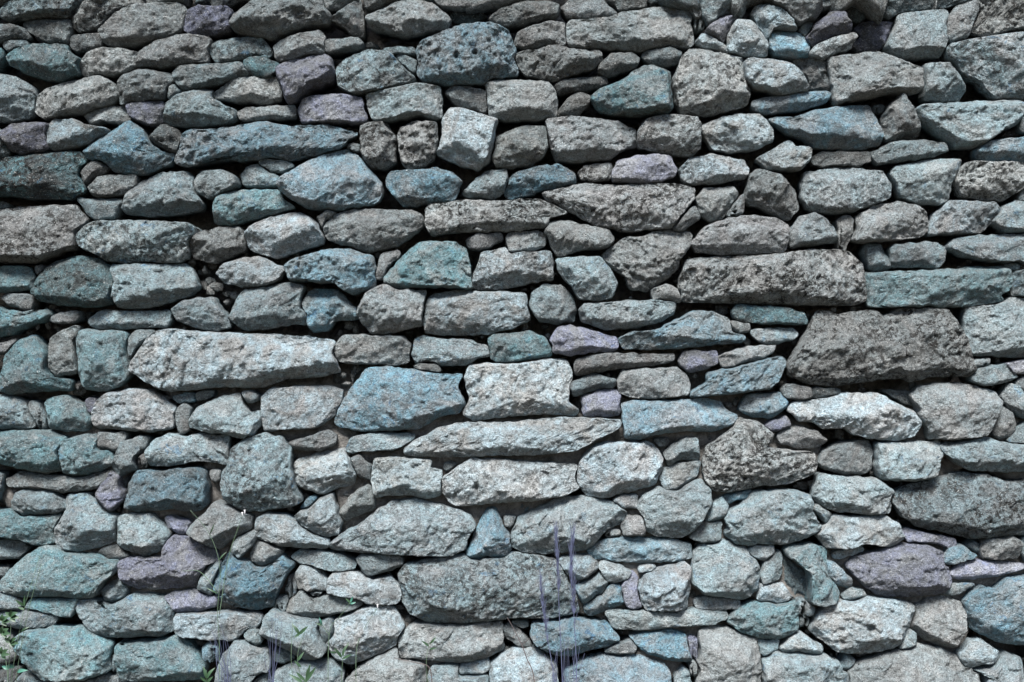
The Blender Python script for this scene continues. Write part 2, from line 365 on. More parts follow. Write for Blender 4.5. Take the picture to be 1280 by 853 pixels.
g6 480,850 560,770 740,680 760,740 880,760 900,860 900,880 480,880
c6 905,800 930,770 1050,760 1060,815 1200,820 1200,880 905,880
w7 1208,880 1212,760 1270,705 1360,672 1460,690 1540,760 1570,880
c6 130,800 240,745 420,740 480,800 480,880 130,880
c5 130,690 200,690 240,730 180,755 130,740
c4 0,810 100,790 130,850 100,880 0,880
T 630 560
w7 360,130 380,60 430,0 500,-30 730,-30 790,40 790,110 750,180 640,215 500,248 420,240 370,180
c7 35,440 60,350 130,310 280,250 400,240 550,270 610,320 600,370 510,400 450,470 400,510 280,520 200,530 80,515 40,480
c4r -30,280 170,272 160,300 80,330 0,325
g6 0,335 70,340 40,400 0,395
w6 550,260 600,235 665,240 660,295 590,300
g6 590,400 610,350 680,342 705,390 695,435 600,435
g7 505,420 540,400 585,410 580,440 510,445
c6 665,290 690,240 770,195 840,215 980,155 1020,200 1040,280 1000,330 950,410 880,450 770,445 710,410 700,350
b7 420,510 470,465 580,445 800,450 930,480 935,550 850,565 700,575 560,565 440,545
w7 665,595 700,583 765,588 740,615 670,625
w6 275,560 370,530 430,540 475,585 430,640 360,660 310,620
w7 470,590 500,565 560,580 635,620 640,650 560,672 510,660
b6 355,690 440,650 480,625 520,670 490,720 440,750 400,775 370,740
b5 400,780 450,755 500,720 540,680 580,690 600,770 520,810 430,835 405,820
p6 585,700 610,660 645,620 665,650 670,740 685,790 640,805 600,770
w6 675,700 700,640 810,590 900,575 935,600 930,690 910,800 840,815 710,805 685,760
c7 935,620 950,510 1010,470 1110,460 1220,510 1270,580 1270,700 1190,755 1080,740 1000,730 940,680
c5 930,450 980,370 1010,360 1080,370 1085,430 1060,480 1000,475
c6 1005,350 1020,290 1085,245 1118,290 1090,350 1020,370
b5 1095,245 1150,222 1235,210 1220,250 1110,275
w6 770,150 800,110 870,70 980,65 960,140 860,210 800,195
T 800 560
c7 415,350 440,310 520,270 570,215 780,210 850,240 845,300 900,390 860,430 740,480 600,485 480,480 420,430 440,390
w7 540,510 580,485 660,490 665,520 630,562 570,550
c6 600,640 620,570 660,540 690,510 718,590 690,650 620,685
w7 585,740 600,680 740,678 780,730 690,780 590,755
t6 720,510 740,495 860,475 930,500 920,580 960,660 985,720 960,770 890,785 830,765 820,610 740,545
c4r 710,530 740,550 820,610 830,755 740,730 715,680
b6 910,570 960,565 1050,650 1045,695 970,680 930,630
w7 970,520 1100,493 1105,515 1010,548 975,545
T 960 560
p5 390,590 410,545 540,510 640,480 780,480 870,520 880,570 910,650 880,720 700,745 560,740 490,700 420,630
c7 220,220 250,130 330,140 530,150 620,210 600,320 560,335 350,318 280,300 225,250
c6 210,290 235,272 318,340 290,375
w7 235,440 270,395 330,335 430,345 580,335 640,380 672,440 630,490 550,485 460,470 390,500 290,495
p6 678,420 700,408 860,440 930,460 925,495 850,480 690,465
c4ss 610,260 640,215 700,185 830,150 940,120 1080,130 1180,165 1340,150 1340,420 1180,430 1010,455 900,425 760,395 660,340
c7 535,30 540,-25 700,-30 850,-30 855,40 820,150 760,165 560,160 535,90
d6 1065,510 1090,460 1220,440 1260,470 1250,545 1160,560 1075,545
c6 985,480 1040,465 1060,510 1040,530 1000,510
b6 870,580 900,505 970,488 1040,540 1000,555 920,580
p7u30 910,620 950,580 1050,560 1180,570 1280,580 1260,605 1150,640 1000,658 925,650
c6 885,710 920,680 1020,675 1010,700 930,738 890,730
c5 1265,450 1340,440 1340,570 1290,570 1262,520
c2r 840,50 880,40 920,90 850,120
T 960 640
b6 975,450 1010,400 1060,370 1130,380 1180,330 1340,310 1340,670 1200,660 1100,630 1010,580 980,520
d6 735,460 800,430 880,415 950,450 970,500 965,590 920,660 880,672 780,640 705,570 730,520
w7 210,580 240,500 290,460 480,420 600,430 720,460 725,500 700,570 650,660 560,695 450,705 330,690 270,640 215,600
c6 375,420 410,385 470,390 485,415 440,440 390,440
c6 655,690 670,640 700,597 735,600 735,670 700,700
w7 945,715 1010,645 1060,640 1150,700 1120,750 990,770
g6 405,800 440,760 560,720 740,660 860,680 935,715 980,780 1050,800 1060,880 400,880
c6 1000,790 1120,765 1180,700 1260,730 1290,880 1075,880 1065,800
c6 350,760 390,715 440,735 410,790 365,790
T 800 640
c7 610,740 680,700 780,705 920,715 980,740 1000,790 1040,810 1040,880 620,880
g7 275,880 290,700 290,590 350,570 440,580 560,620 590,640 600,730 605,880
c6 590,640 690,640 680,690 620,720 595,690
w7 705,680 760,620 800,600 850,630 905,670 900,710 820,700 720,695
t6 435,545 480,480 560,450 680,460 780,445 785,520 790,580 700,635 600,630 500,600
c5 787,440 820,440 865,480 850,515 790,515
c4 790,520 850,525 840,570 800,585
w6 270,450 290,425 420,425 490,445 490,475 420,488 290,485
T 630 640
c7 505,500 540,490 700,495 850,500 950,485 1110,500 1115,525 1050,560 880,570 700,590 550,580 525,540
b6 130,620 140,560 270,550 340,530 510,550 575,625 540,660 420,690 330,720 250,710 160,660
c5 505,690 560,660 630,645 660,680 640,715 560,728
b6 625,620 700,605 790,590 830,580 900,610 920,680 935,745 840,745 730,710 680,680
b6 300,800 380,740 500,710 650,715 790,750 830,800 840,880 300,880
p7 918,630 950,625 970,670 968,735 940,735
c6 930,760 970,755 970,810 945,830 928,800
c6 850,810 890,775 920,800 940,870 855,880
g5 0,570 40,555 110,630 135,670 100,680 20,630 0,610
c5 30,540 120,545 130,570 90,580 50,565
"""
C = scene.collection
rng = np.random.default_rng(7)

def px2w(p, y=0.0):
    """photograph pixel -> (X, Z) on the plane at depth y"""
    k = (CAM_D + y) / CAM_D
    p = np.asarray(p, float)
    return np.stack([(p[:, 0] - 640) * PX * k, ZC - (p[:, 1] - 426.5) * PX * k], 1)

def parse():
    out = []; ox = oy = 0
    for ln in TRACES.strip().split('\n'):
        if ln.startswith('T '):
            _, ox, oy = ln.split(); ox, oy = float(ox), float(oy); continue
        c, *pts = ln.split()
        p = np.array([[float(v) for v in q.split(',')] for q in pts]) / 4 + [ox, oy]
        hue, shade = c[0], int(c[1]); rest = c[2:]; u = None
        if 'u' in rest:
            i = rest.index('u'); u = int(rest[i+1:i+3]) / 100; rest = rest[:i] + rest[i+3:]
        out.append(dict(hue=hue, shade=shade, u=u, s=rest.count('s'), f='f' in rest, r='r' in rest, p=p, seen=True))
    return out

# ---------------------------------------------------------------- noise
_tab = np.random.default_rng(3).random(65536).astype(np.float32)
def vnoise(p):
    """value noise in -1..1, p (N,3)"""
    i = np.floor(p).astype(np.int64); f = p - i; f = f * f * f * (f * (f * 6 - 15) + 10)
    r = 0.0
    for dx in (0, 1):
        wx = f[:, 0] if dx else 1 - f[:, 0]
        hx = (i[:, 0] + dx) * 374761393
        for dy in (0, 1):
            wy = f[:, 1] if dy else 1 - f[:, 1]
            hy = hx + (i[:, 1] + dy) * 668265263
            for dz in (0, 1):
                wz = f[:, 2] if dz else 1 - f[:, 2]
                h = hy + (i[:, 2] + dz) * 2147483647
                h = (h ^ (h >> 13)) * 1274126177
                r = r + wx * wy * wz * _tab[(h ^ (h >> 16)) & 65535]
    return r * 2 - 1
def fbm(p, octs=4, gain=0.5, lac=2.03):
    a, s, t = 1.0, 0.0, 0.0
    for k in range(octs):
        s = s + a * vnoise(p + k * 17.3); t += a; a *= gain; p = p * lac
    return s / t * 1.5
def sstep(a, b, x):
    t = np.clip((x - a) / (b - a), 0, 1); return t * t * (3 - 2 * t)
def smin(a, b, k):
    h = np.clip(0.5 + 0.5 * (b - a) / k, 0, 1); return b + (a - b) * h - k * h * (1 - h)

# ---------------------------------------------------------------- outlines
def chaikin(p, q=0.08, n=2):
    for _ in range(n):
        a, b = p, np.roll(p, -1, 0)
        p = np.stack([a * (1 - q) + b * q, a * q + b * (1 - q)], 1).reshape(-1, 2)
    return p
def resample(p, step):
    q = np.vstack([p, p[:1]]); d = np.r_[0, np.cumsum(np.hypot(*np.diff(q, axis=0).T))]
    n = max(14, int(d[-1] / step)); t = np.linspace(0, d[-1], n, endpoint=False)
    return np.stack([np.interp(t, d, q[:, 0]), np.interp(t, d, q[:, 1])], 1)
def area(p):
    x, y = p.T; return 0.5 * np.sum(x * np.roll(y, -1) - np.roll(x, -1) * y)
def centroid(p):
    x, y = p.T; c = x * np.roll(y, -1) - np.roll(x, -1) * y
    return np.array([np.sum((x + np.roll(x, -1)) * c), np.sum((y + np.roll(y, -1)) * c)]) / (3 * np.sum(c))
def inside(pts, poly):
    x, y = pts[:, 0][:, None], pts[:, 1][:, None]; a, b = poly, np.roll(poly, -1, 0)
    c = ((a[:, 1] > y) != (b[:, 1] > y))
    with np.errstate(divide='ignore', invalid='ignore'):
        xi = (b[:, 0] - a[:, 0]) * (y - a[:, 1]) / (b[:, 1] - a[:, 1]) + a[:, 0]
    return (np.sum(c & (x < xi), 1) % 2) == 1
def pdist(pts, poly):
    """distance to the outline and the nearest point on it"""
    a, b = poly, np.roll(poly, -1, 0); ab = b - a
    ap = pts[:, None, :] - a[None]
    t = np.clip((ap * ab).sum(2) / np.maximum((ab * ab).sum(1), 1e-12), 0, 1)
    q = a[None] + t[..., None] * ab
    d2 = ((pts[:, None, :] - q) ** 2).sum(2); k = d2.argmin(1)
    return np.sqrt(d2[np.arange(len(pts)), k]), q[np.arange(len(pts)), k]

stones = parse()
# stones cut by the picture's edge go on beyond it
for s in stones:
    p = s['p']; e = rng.uniform(12, 55, 4)
    p[p[:, 0] <= -4, 0] -= e[0]; p[p[:, 0] >= 1284, 0] += e[1]
    p[p[:, 1] <= -2.4, 1] -= e[2] * .5; p[p[:, 1] >= 859, 1] += 8 + e[3] * .3
# the wall goes on outside the picture: rough courses of stones
def course(x0, x1, y0, y1):
    y = y0
    while y < y1:
        h = rng.uniform(26, 58); x = x0 + rng.uniform(-30, 0)
        while x < x1:
            w = rng.uniform(40, 120)
            n = 9; t = np.linspace(0, 2 * np.pi, n, endpoint=False) + rng.uniform(-.2, .2, n)
            cx, cy = x + w / 2, y + h / 2 + rng.uniform(-5, 5)
            ct, st = np.cos(t), np.sin(t); k = (np.abs(ct) ** 4 + np.abs(st) ** 4) ** -.25
            p = np.stack([cx + ct * k * w * .485, cy + st * k * h * .49], 1) + rng.uniform(-3, 3, (n, 2))
            stones.append(dict(hue=rng.choice(list('gggccctdw')), shade=int(rng.integers(4, 8)), u=None, s=int(rng.integers(0, 2)), f=False, r=False, p=p, seen=False))
            x += w
        y += h
course(-420, -30, -75, 890); course(1310, 1700, -75, 890); course(-30, 1310, -75, -22); course(-30, 1310, 872, 893)
for s in stones:
    q = resample(chaikin(s['p']), 3.0 if s['seen'] else 6.0)
    n3 = np.column_stack([q, np.zeros(len(q))])
    j = 1.0 if s['seen'] else 2.0
    q = q + np.stack([fbm(n3 / 8 + 5, 3, .6), fbm(n3 / 8 + 91, 3, .6)], 1) * j
    if area(q) < 0: q = q[::-1]
    tg = np.roll(q, -1, 0) - np.roll(q, 1, 0); tg /= np.maximum(np.hypot(*tg.T), 1e-6)[:, None]
    q = q + np.stack([tg[:, 1], -tg[:, 0]], 1) * (0.7 if s['seen'] else 0.6)
    s['o'] = q
# keep outlines from running into each other; outside courses give way to traced stones
def boxes(): return np.array([[*s['o'].min(0), *s['o'].max(0)] for s in stones])
keep = []
tr = [s for s in stones if s['seen']]; tb = np.array([[*s['o'].min(0), *s['o'].max(0)] for s in tr])
for s in stones:
    if not s['seen']:
        c = s['o'].mean(0)[None]; m = np.vstack([c, s['o']])
        near = [t for t, b in zip(tr, tb) if b[0] < m[:, 0].max() and b[2] > m[:, 0].min() and b[1] < m[:, 1].max() and b[3] > m[:, 1].min()]
        hit = np.zeros(len(m), bool)
        for t in near: hit |= inside(m, t['o'])
        if hit[0] or hit.mean() > .45: continue
    keep.append(s)
stones = keep
GAP = 1.2
for it in range(4):
    B = boxes()
    for i, s in enumerate(stones):
        o = s['o']; c = o.mean(0); b = B[i]
        for j in np.nonzero((B[:, 0] < b[2] + 2) & (B[:, 2] > b[0] - 2) & (B[:, 1] < b[3] + 2) & (B[:, 3] > b[1] - 2))[0]:
            if j == i: continue
            t = stones[j]['o']; ins = inside(o, t); d, q = pdist(o, t)
            need = np.where(ins, d + GAP, GAP - d); m = need > 0
            if not m.any(): continue
            w = .55 if (s['seen'] == stones[j]['seen']) else (0 if s['seen'] else 1)
            if w == 0: continue
            dirv = np.where(ins[:, None], q - o, o - q); L = np.hypot(*dirv.T)
            dirv = dirv / np.maximum(L, 1e-6)[:, None]
            o[m] += dirv[m] * np.minimum(need[m], 10)[:, None] * w
        k = .10; s['o'] = o * (1 - k) + (np.roll(o, 1, 0) + np.roll(o, -1, 0)) * k / 2

for s in stones:                                            # stone breaks with corners: bring them out of the relaxed outline
    o = s['o']; m = np.mean([np.roll(o, k, 0) for k in range(-3, 4)], 0)
    if len(o) > 20: s['o'] = o + .75 * (o - m)

# ---------------------------------------------------------------- materials
def newmat(name):
    m = bpy.data.materials.new(name); m.use_nodes = True; t = m.node_tree
    return m, t, t.nodes['Principled BSDF']
class N:
    def __init__(s, t): s.t = t
    def n(s, kind, **kw):
        n = s.t.nodes.new(kind)
        for k, v in kw.items():
            if k.startswith('_'): setattr(n, k[1:], v)
            else:
                i = n.inputs[k.replace('__', ' ')]
                if hasattr(v, 'is_linked') or isinstance(v, bpy.types.NodeSocket): s.t.links.new(v, i)
                else: i.default_value = v
        return n
    def math(s, op, a, b=0.0, c=None, clamp=False):
        n = s.t.nodes.new('ShaderNodeMath'); n.operation = op; n.use_clamp = clamp
        for i, v in enumerate((a, b) if c is None else (a, b, c)):
            if isinstance(v, bpy.types.NodeSocket): s.t.links.new(v, n.inputs[i])
            else: n.inputs[i].default_value = v
        return n.outputs[0]
    def noise(s, vec, scale, detail=4, rough=.55, dist=0.0):
        n = s.n('ShaderNodeTexNoise', Scale=scale, Detail=detail, Roughness=rough, Distortion=dist); s.t.links.new(vec, n.inputs['Vector']); return n.outputs['Fac']
    def step(s, v, a, b):
        n = s.t.nodes.new('ShaderNodeMapRange'); n.interpolation_type = 'SMOOTHSTEP'
        s.t.links.new(v, n.inputs['Value'])
        for nm, x in (('From Min', a), ('From Max', b)):
            if isinstance(x, bpy.types.NodeSocket): s.t.links.new(x, n.inputs[nm])
            else: n.inputs[nm].default_value = x
        return n.outputs['Result']
    def mix(s, f, a, b, mode='MIX'):
        n = s.t.nodes.new('ShaderNodeMix'); n.data_type = 'RGBA'; n.blend_type = mode
        for i, v in ((0, f), (6, a), (7, b)):
            if isinstance(v, bpy.types.NodeSocket): s.t.links.new(v, n.inputs[i])
            else: n.inputs[i].default_value = v if not isinstance(v, tuple) else (*v, 1)
        return n.outputs[2]
    def attr(s, name):
        n = s.t.nodes.new('ShaderNodeAttribute'); n.attribute_name = name; return n

def stone_material():
    m, t, bs = newmat('stone'); g = N(t)
    geo = g.n('ShaderNodeNewGeometry').outputs['Position']
    A, M, P = g.attr('tint'), g.attr('marks'), g.attr('patch')
    sep = g.n('ShaderNodeSeparateColor'); t.links.new(M.outputs['Color'], sep.inputs[0])
    blue, black, pale = sep.outputs; seed = M.outputs['Alpha']
    off = g.n('ShaderNodeVectorMath', _operation='SCALE'); off.inputs[0].default_value = (13.1, 7.7, 19.3); t.links.new(seed, off.inputs['Scale'])
    add = g.n('ShaderNodeVectorMath', _operation='ADD'); t.links.new(geo, add.inputs[0]); t.links.new(off.outputs[0], add.inputs[1])
    v = add.outputs[0]
    n_big = g.noise(v, 9, 5, .6, .3); n_mid = g.noise(v, 38, 5, .65); n_fine = g.noise(v, 150, 4, .7); n_grain = g.noise(v, 420, 2, .7)
    # mineral mottling
    k = g.math('ADD', g.math('MULTIPLY', g.math('SUBTRACT', n_mid, .5), 1.5), 1.0)
    k = g.math('MULTIPLY', k, g.math('ADD', g.math('MULTIPLY', g.math('SUBTRACT', n_fine, .5), 3.0), 1.0))
    k = g.math('MULTIPLY', k, g.math('ADD', g.math('MULTIPLY', g.math('SUBTRACT', n_grain, .5), 2.0), 1.0))
    k = g.math('MULTIPLY', k, g.math('ADD', g.math('MULTIPLY', g.math('SUBTRACT', n_big, .5), 1.0), 1.0))
    k = g.math('MAXIMUM', k, .15)
    comb = g.n('ShaderNodeCombineColor'); [t.links.new(k, comb.inputs[i]) for i in range(3)]
    col = g.mix(1.0, A.outputs['Color'], comb.outputs[0], 'MULTIPLY')
    # pale crust
    f = g.math('MULTIPLY', g.step(g.noise(v, 26, 6, .7, .6), .52, .70), pale)
    col = g.mix(f, col, (.44, .455, .45))
    # blue and teal staining: broad veils and denser spots
    b1 = g.step(g.noise(v, 10, 4, .6, 1.0), .33, .60); b2 = g.step(n_mid, .36, .60)
    f = g.math('MULTIPLY', g.math('MULTIPLY', b1, g.math('ADD', g.math('MULTIPLY', b2, .55), .45)), blue, clamp=True)
    pk = g.mix(1.0, P.outputs['Color'], comb.outputs[0], 'MULTIPLY')
    col = g.mix(f, col, pk)
    # black lichen: fine speckle inside ragged patches
    patch = g.step(g.noise(v, 8, 5, .65, .5), .34, .58)
    sp = g.step(g.noise(v, 62, 7, .74, .5), .495, .54)
    f = g.math('MULTIPLY', g.math('MULTIPLY', patch, sp), g.math('MULTIPLY', black, .92), clamp=True)
    big = g.math('MULTIPLY', g.step(g.noise(v, 24, 6, .7, .8), .60, .66), g.math('SUBTRACT', black, .4, clamp=True))
    f = g.math('MAXIMUM', f, g.math('MULTIPLY', big, 1.9, clamp=True))
    col = g.mix(f, col, (.016, .015, .014))
    # dark pores all over, and deep blue spots where the staining is strong
    pore = g.math('MULTIPLY', g.step(g.noise(v, 150, 5, .75, .3), .575, .625), g.math('ADD', g.math('MULTIPLY', n_mid, .9), .22), clamp=True)
    col = g.mix(g.math('MULTIPLY', pore, .85), col, (.022, .023, .024))
    deep = g.math('MULTIPLY', g.step(g.noise(v, 27, 5, .6, .8), .60, .70), g.math('MULTIPLY', g.math('SUBTRACT', blue, .55, clamp=True), 1.7), clamp=True)
    deepc = g.mix(1.0, pk, (.42, .62, .85), 'MULTIPLY')
    col = g.mix(deep, col, deepc)
    # small white crystals
    w = g.step(g.noise(v, 210, 2, .6), .63, .71)
    col = g.mix(g.math('MULTIPLY', w, .55), col, (.60, .60, .58))
    t.links.new(col, bs.inputs['Base Color'])
    bs.inputs['Roughness'].default_value = .88; bs.inputs['Specular IOR Level'].default_value = .25
    h = g.math('ADD', g.math('MULTIPLY', n_fine, .6), g.math('ADD', g.math('MULTIPLY', n_grain, .25), g.math('MULTIPLY', n_mid, .6)))
    bp = g.n('ShaderNodeBump', Strength=1.0, Distance=.03); t.links.new(h, bp.inputs['Height'])
    t.links.new(bp.outputs[0], bs.inputs['Normal'])
    return m
MAT = stone_material()
def earth_material(name, c1, c2, sc):
    m, t, bs = newmat(name); g = N(t); v = g.n('ShaderNodeNewGeometry').outputs['Position']
    n = g.noise(v, sc, 7, .7); n2 = g.noise(v, sc * 7, 4, .7)
    col = g.mix(g.step(n, .3, .7), c1, c2); col = g.mix(g.step(n2, .55, .8), col, tuple(min(1, x * 1.7) for x in c2))
    t.links.new(col, bs.inputs['Base Color']); bs.inputs['Roughness'].default_value = .95; bs.inputs['Specular IOR Level'].default_value = .1
    bp = g.n('ShaderNodeBump', Strength=1.0, Distance=.02); t.links.new(g.math('ADD', n, g.math('MULTIPLY', n2, .5)), bp.inputs['Height'])
    t.links.new(bp.outputs[0], bs.inputs['Normal']); return m
M_CORE = earth_material('earth_mortar', (.10, .094, .089), (.26, .25, .235), 30)
M_GROUND = earth_material('soil', (.06, .05, .035), (.12, .10, .075), 14)
def plain(name, c, rough=.7, var=.35, sc=60):
    m, t, bs = newmat(name); g = N(t); v = g.n('ShaderNodeNewGeometry').outputs['Position']
    n = g.noise(v, sc, 4, .6)
    col = g.mix(n, tuple(x * (1 - var) for x in c), tuple(x * (1 + var) for x in c))
    t.links.new(col, bs.inputs['Base Color']); bs.inputs['Roughness'].default_value = rough; return m

# ---------------------------------------------------------------- one stone
SH = {1: .025, 2: .05, 3: .085, 4: .125, 5: .17, 6: .225, 7: .28, 8: .34, 9: .42}
HUE = {'g': (1.0, 1.0, .985), 'c': (.93, 1.0, 1.02), 't': (.85, 1.0, 1.03), 'b': (.90, 1.0, 1.05), 'p': (.965, .98, 1.05), 'd': (1.005, 1.0, .98), 'w': (1.0, 1.0, .985)}
PATCH = {'g': (.20, .30, .34), 'c': (.19, .27, .30), 't': (.11, .215, .245), 'b': (.13, .245, .31), 'p': (.195, .215, .31), 'd': (.20, .28, .31), 'w': (.27, .40, .47)}
BLUE = {'g': .35, 'c': .88, 't': .95, 'b': 1.0, 'p': .8, 'd': .35, 'w': .55}
HOLES = [(1081, 780, 6.5), (596.5, 607, 5.5), (594, 73, 4), (571, 76, 3.5), (1105, 216, 3)]

def star(o, c, sc):
    """outline radius by angle, seen from c, in the scaled frame"""
    q = (o - c) / sc; th = np.linspace(0, 2 * np.pi, 361)
    d = np.stack([np.cos(th), np.sin(th)], 1); a, b = q, np.roll(q, -1, 0); e = b - a
    den = d[:, :1] * e[None, :, 1] - d[:, 1:] * e[None, :, 0]
    with np.errstate(divide='ignore', invalid='ignore'):
        t = (a[None, :, 0] * e[None, :, 1] - a[None, :, 1] * e[None, :, 0]) / den
        u = (a[None, :, 0] * d[:, 1:] - a[None, :, 1] * d[:, :1]) / den
    ok = (t > 0) & (u >= 0) & (u < 1)
    r = np.where(ok, t, 0).max(1); bad = (ok.sum(1) > 1).sum()
    r[r <= 0] = np.median(r)
    return th, r, bad

def stone_geo(s, idx, H=1.6):
    rg = np.random.default_rng(1000 + idx)
    oy = rg.normal(0, .008) + (.055 if s['r'] else 0.0)
    o = px2w(s['o'], oy)
    if area(o) < 0: o = o[::-1]
    c0 = centroid(o); lo, hi = o.min(0), o.max(0); sc = (hi - lo) / 2
    best = None
    for dx in (0, -.25, .25, -.45, .45):
        for dz in (0, -.3, .3):
            c = c0 + sc * [dx, dz]
            if not inside(c[None], o)[0]: continue
            th, r, bad = star(o, c, sc)
            k = bad + 6 * (abs(dx) + abs(dz))
            if best is None or k < best[0]: best = (k, c, th, r)
        if best and best[0] < 3: break
    if best is None: th, r, bad = star(o, c0, sc); best = (0, c0, th, r)
    _, c, th, R = best
    h = H * PX
    nu, nv = int(np.clip(2 * sc[0] / h, 8, 170)), int(np.clip(2 * sc[1] / h, 8, 120))
    u, v = np.meshgrid(np.linspace(-1, 1, nu), np.linspace(-1, 1, nv))
    x = (u * np.sqrt(1 - v * v / 2)).ravel(); y = (v * np.sqrt(1 - u * u / 2)).ravel()
    r = np.hypot(x, y); a = np.mod(np.arctan2(y, x), 2 * np.pi)
    rw = 1 - (1 - np.clip(r, 0, 1)) ** 1.22
    rad = rw * np.interp(a, th, R)
    P = c + np.stack([np.cos(a) * rad, np.sin(a) * rad], 1) * sc
    on = resample(o, 5 * PX) if len(o) > 60 else o
    d, _ = pdist(P, on)
    border = r > .9999
    d[border] = 0
    # ---- body: a few broken faces, as split stone has
    W, Hh = 2 * sc; mn = min(W, Hh)
    E = np.clip(.45 * mn, .016, .080) * rg.uniform(.85, 1.15)
    q = P - c
    lim = np.array([.70 * E / sc[0], .85 * E / sc[1]])
    z = E + q @ np.clip(rg.normal(0, .10, 2), -lim * .6, lim * .6)
    for _ in range(4):
        nrm = np.clip(rg.normal(0, .34, 2), -lim, lim); z = smin(z, E * rg.uniform(1.0, 1.22) + q @ nrm, .06 * E)
    oc = o - c
    tp = px2w(s['p'], oy)                                   # faces rise from the straight runs of the outline
    if area(tp) < 0: tp = tp[::-1]
    ed = np.roll(tp, -1, 0) - tp; el = np.hypot(*ed.T)
    for j in np.argsort(-el)[:9]:
        if el[j] < .05 * el.sum(): continue
        n2 = np.array([ed[j][1], -ed[j][0]]) / el[j]; ph = rg.normal(0, .10)
        n2 = np.array([n2[0] * math.cos(ph) - n2[1] * math.sin(ph), n2[0] * math.sin(ph) + n2[1] * math.cos(ph)])
        sup = (oc @ n2).max(); run = (rg.uniform(.03, .10) if rg.random() < .62 else rg.uniform(.16, .42)) * mn
        z = smin(z, (sup - q @ n2) * E / run + .006, .07 * E)
    u_ = s['u'] if s['u'] is not None else rg.choice([.06, .13, .21, .31], p=[.3, .3, .25, .15])
    # underside: a face turned down, following the lower edge of the outline
    ang = rg.normal(0, .12); n2 = np.array([math.sin(ang), -math.cos(ang)])
    bx = P[:, 0]; low = np.full(len(P), np.inf)
    edges = np.linspace(lo[0], hi[0], 25); lowb = np.array([min([pt[1] for pt in on if abs(pt[0] - e) < W / 14] or [np.nan]) for e in edges])
    okb = ~np.isnan(lowb)
    low = np.interp(bx, edges[okb], lowb[okb])
    z = smin(z, (P[:, 1] - low) * E / (u_ * Hh) + .10 * E, .06 * E)
    rr = np.clip(.05 * mn, .002, .005); tt = np.clip(d / rr, 0, 1)
    z = smin(z, E * 1.2 * np.sqrt(1 - (1 - tt) ** 2) + .0, .06 * E)
    # ---- broken surface
    sd = rg.uniform(0, 400, 3)
    p3 = np.column_stack([P[:, 0], z * .8, P[:, 1]]) + sd
    att = .25 + .75 * sstep(0, .006, d)
    big = fbm(p3 / .085, 3); mid = fbm(p3 / .030, 3, .55)
    bil = np.abs(fbm(p3 * [1, 1, 1.5] / .030 + 31, 3, .6)) * 1.6 - .5; fine = np.abs(fbm(p3 / .011 + 60, 2)) * 1.6 - .5; grit = vnoise(p3 / .0055)
    rough = rg.uniform(.8, 1.4) * (1.2 if s['hue'] == 'd' else 1.0) * np.clip(mn / .10, .45, 1.15)
    tilt = rg.normal(.35, .5)
    st = (q[:, 1] * math.cos(tilt) - q[:, 0] * math.sin(tilt)) / .022 + fbm(p3 / .05, 2) * 1.1
    led = st - np.floor(st); led = sstep(0, .8, led) - led
    # chipped facets: each small patch of the face broken off at its own tilt
    wp = q + np.stack([fbm(p3 / .03 + 11, 2), fbm(p3 / .03 + 44, 2)], 1) * .006
    ca, sa = math.cos(tilt), math.sin(tilt); wp = np.stack([wp[:, 0] * ca + wp[:, 1] * sa, (wp[:, 1] * ca - wp[:, 0] * sa) * 1.7], 1)
    chips = 0
    for size, amp, cap in ((.055, .0040, 60), (.021, .0026, 160), (.011, .0013, 300)):
        K = int(np.clip(W * Hh * 1.7 / size ** 2, 3, cap)); sdp = wp[rg.integers(0, len(wp), K)]
        near_ = np.empty(len(wp), int)
        for i0 in range(0, len(wp), 4000):
            near_[i0:i0+4000] = ((wp[i0:i0+4000, None] - sdp[None]) ** 2).sum(2).argmin(1)
        tl = rg.normal(0, .20, (K, 2)) * [1, 1]; of = rg.uniform(-1, 1, K) * amp * (.7 if size > .03 else .4)
        chips = chips + np.clip(((wp - sdp[near_]) * tl[near_]).sum(1), -1.6 * amp, 1.6 * amp) + of[near_]
    crack = np.clip(1 - np.abs(fbm(p3 / .07 + 50, 3)) * 16, 0, 1)
    z = z + rough * (att * (.0050 * big + .0016 * led + .48 * chips) + (.35 + .65 * att) * (.0022 * mid + .0020 * bil + .0017 * fine + .0010 * grit)) - .0022 * crack * att
    if s['f']:
        z = z - att * .007 * sstep(.32, .62, fbm(p3 / .016 + 9, 2))
    for hx, hy, hr in HOLES:
        hc = px2w(np.array([[hx, hy]]), oy)[0]; dd = np.hypot(*(P - hc).T) / (hr * PX)
        z = z - .022 * (1 - sstep(.35, 1.15, dd + .25 * vnoise(p3 / .008)))
    lat = np.stack([vnoise(p3 / .012 + 3), vnoise(p3 / .012 + 77)], 1) * .0016
    P = P + lat
    V = np.column_stack([P[:, 0], oy - z, P[:, 1]])
    ids = np.arange(nu * nv).reshape(nv, nu)
    F = np.stack([ids[:-1, :-1], ids[:-1, 1:], ids[1:, 1:], ids[1:, :-1]], -1).reshape(-1, 4)
    ring = np.concatenate([ids[0, :-1], ids[:-1, -1], ids[-1, :0:-1], ids[:0:-1, 0]])
    nr = len(ring); base = V[ring]
    Vs, Fs, prev = [V], [F], ring
    n0 = len(V)
    for depth, k in ((.035, .985), (.11, .88)):
        rv = base.copy(); rv[:, 0] = c[0] + (rv[:, 0] - c[0]) * k; rv[:, 2] = c[1] + (rv[:, 2] - c[1]) * k
        rv[:, 1] = oy + depth + .006 * vnoise(rv / .02 + sd)
        cur = np.arange(nr) + n0; Vs.append(rv); n0 += nr
        Fs.append(np.stack([np.roll(prev, -1), prev, cur, np.roll(cur, -1)], -1)); prev = cur
    Vs.append(np.array([[c[0], oy + .115, c[1]]])); cc = n0
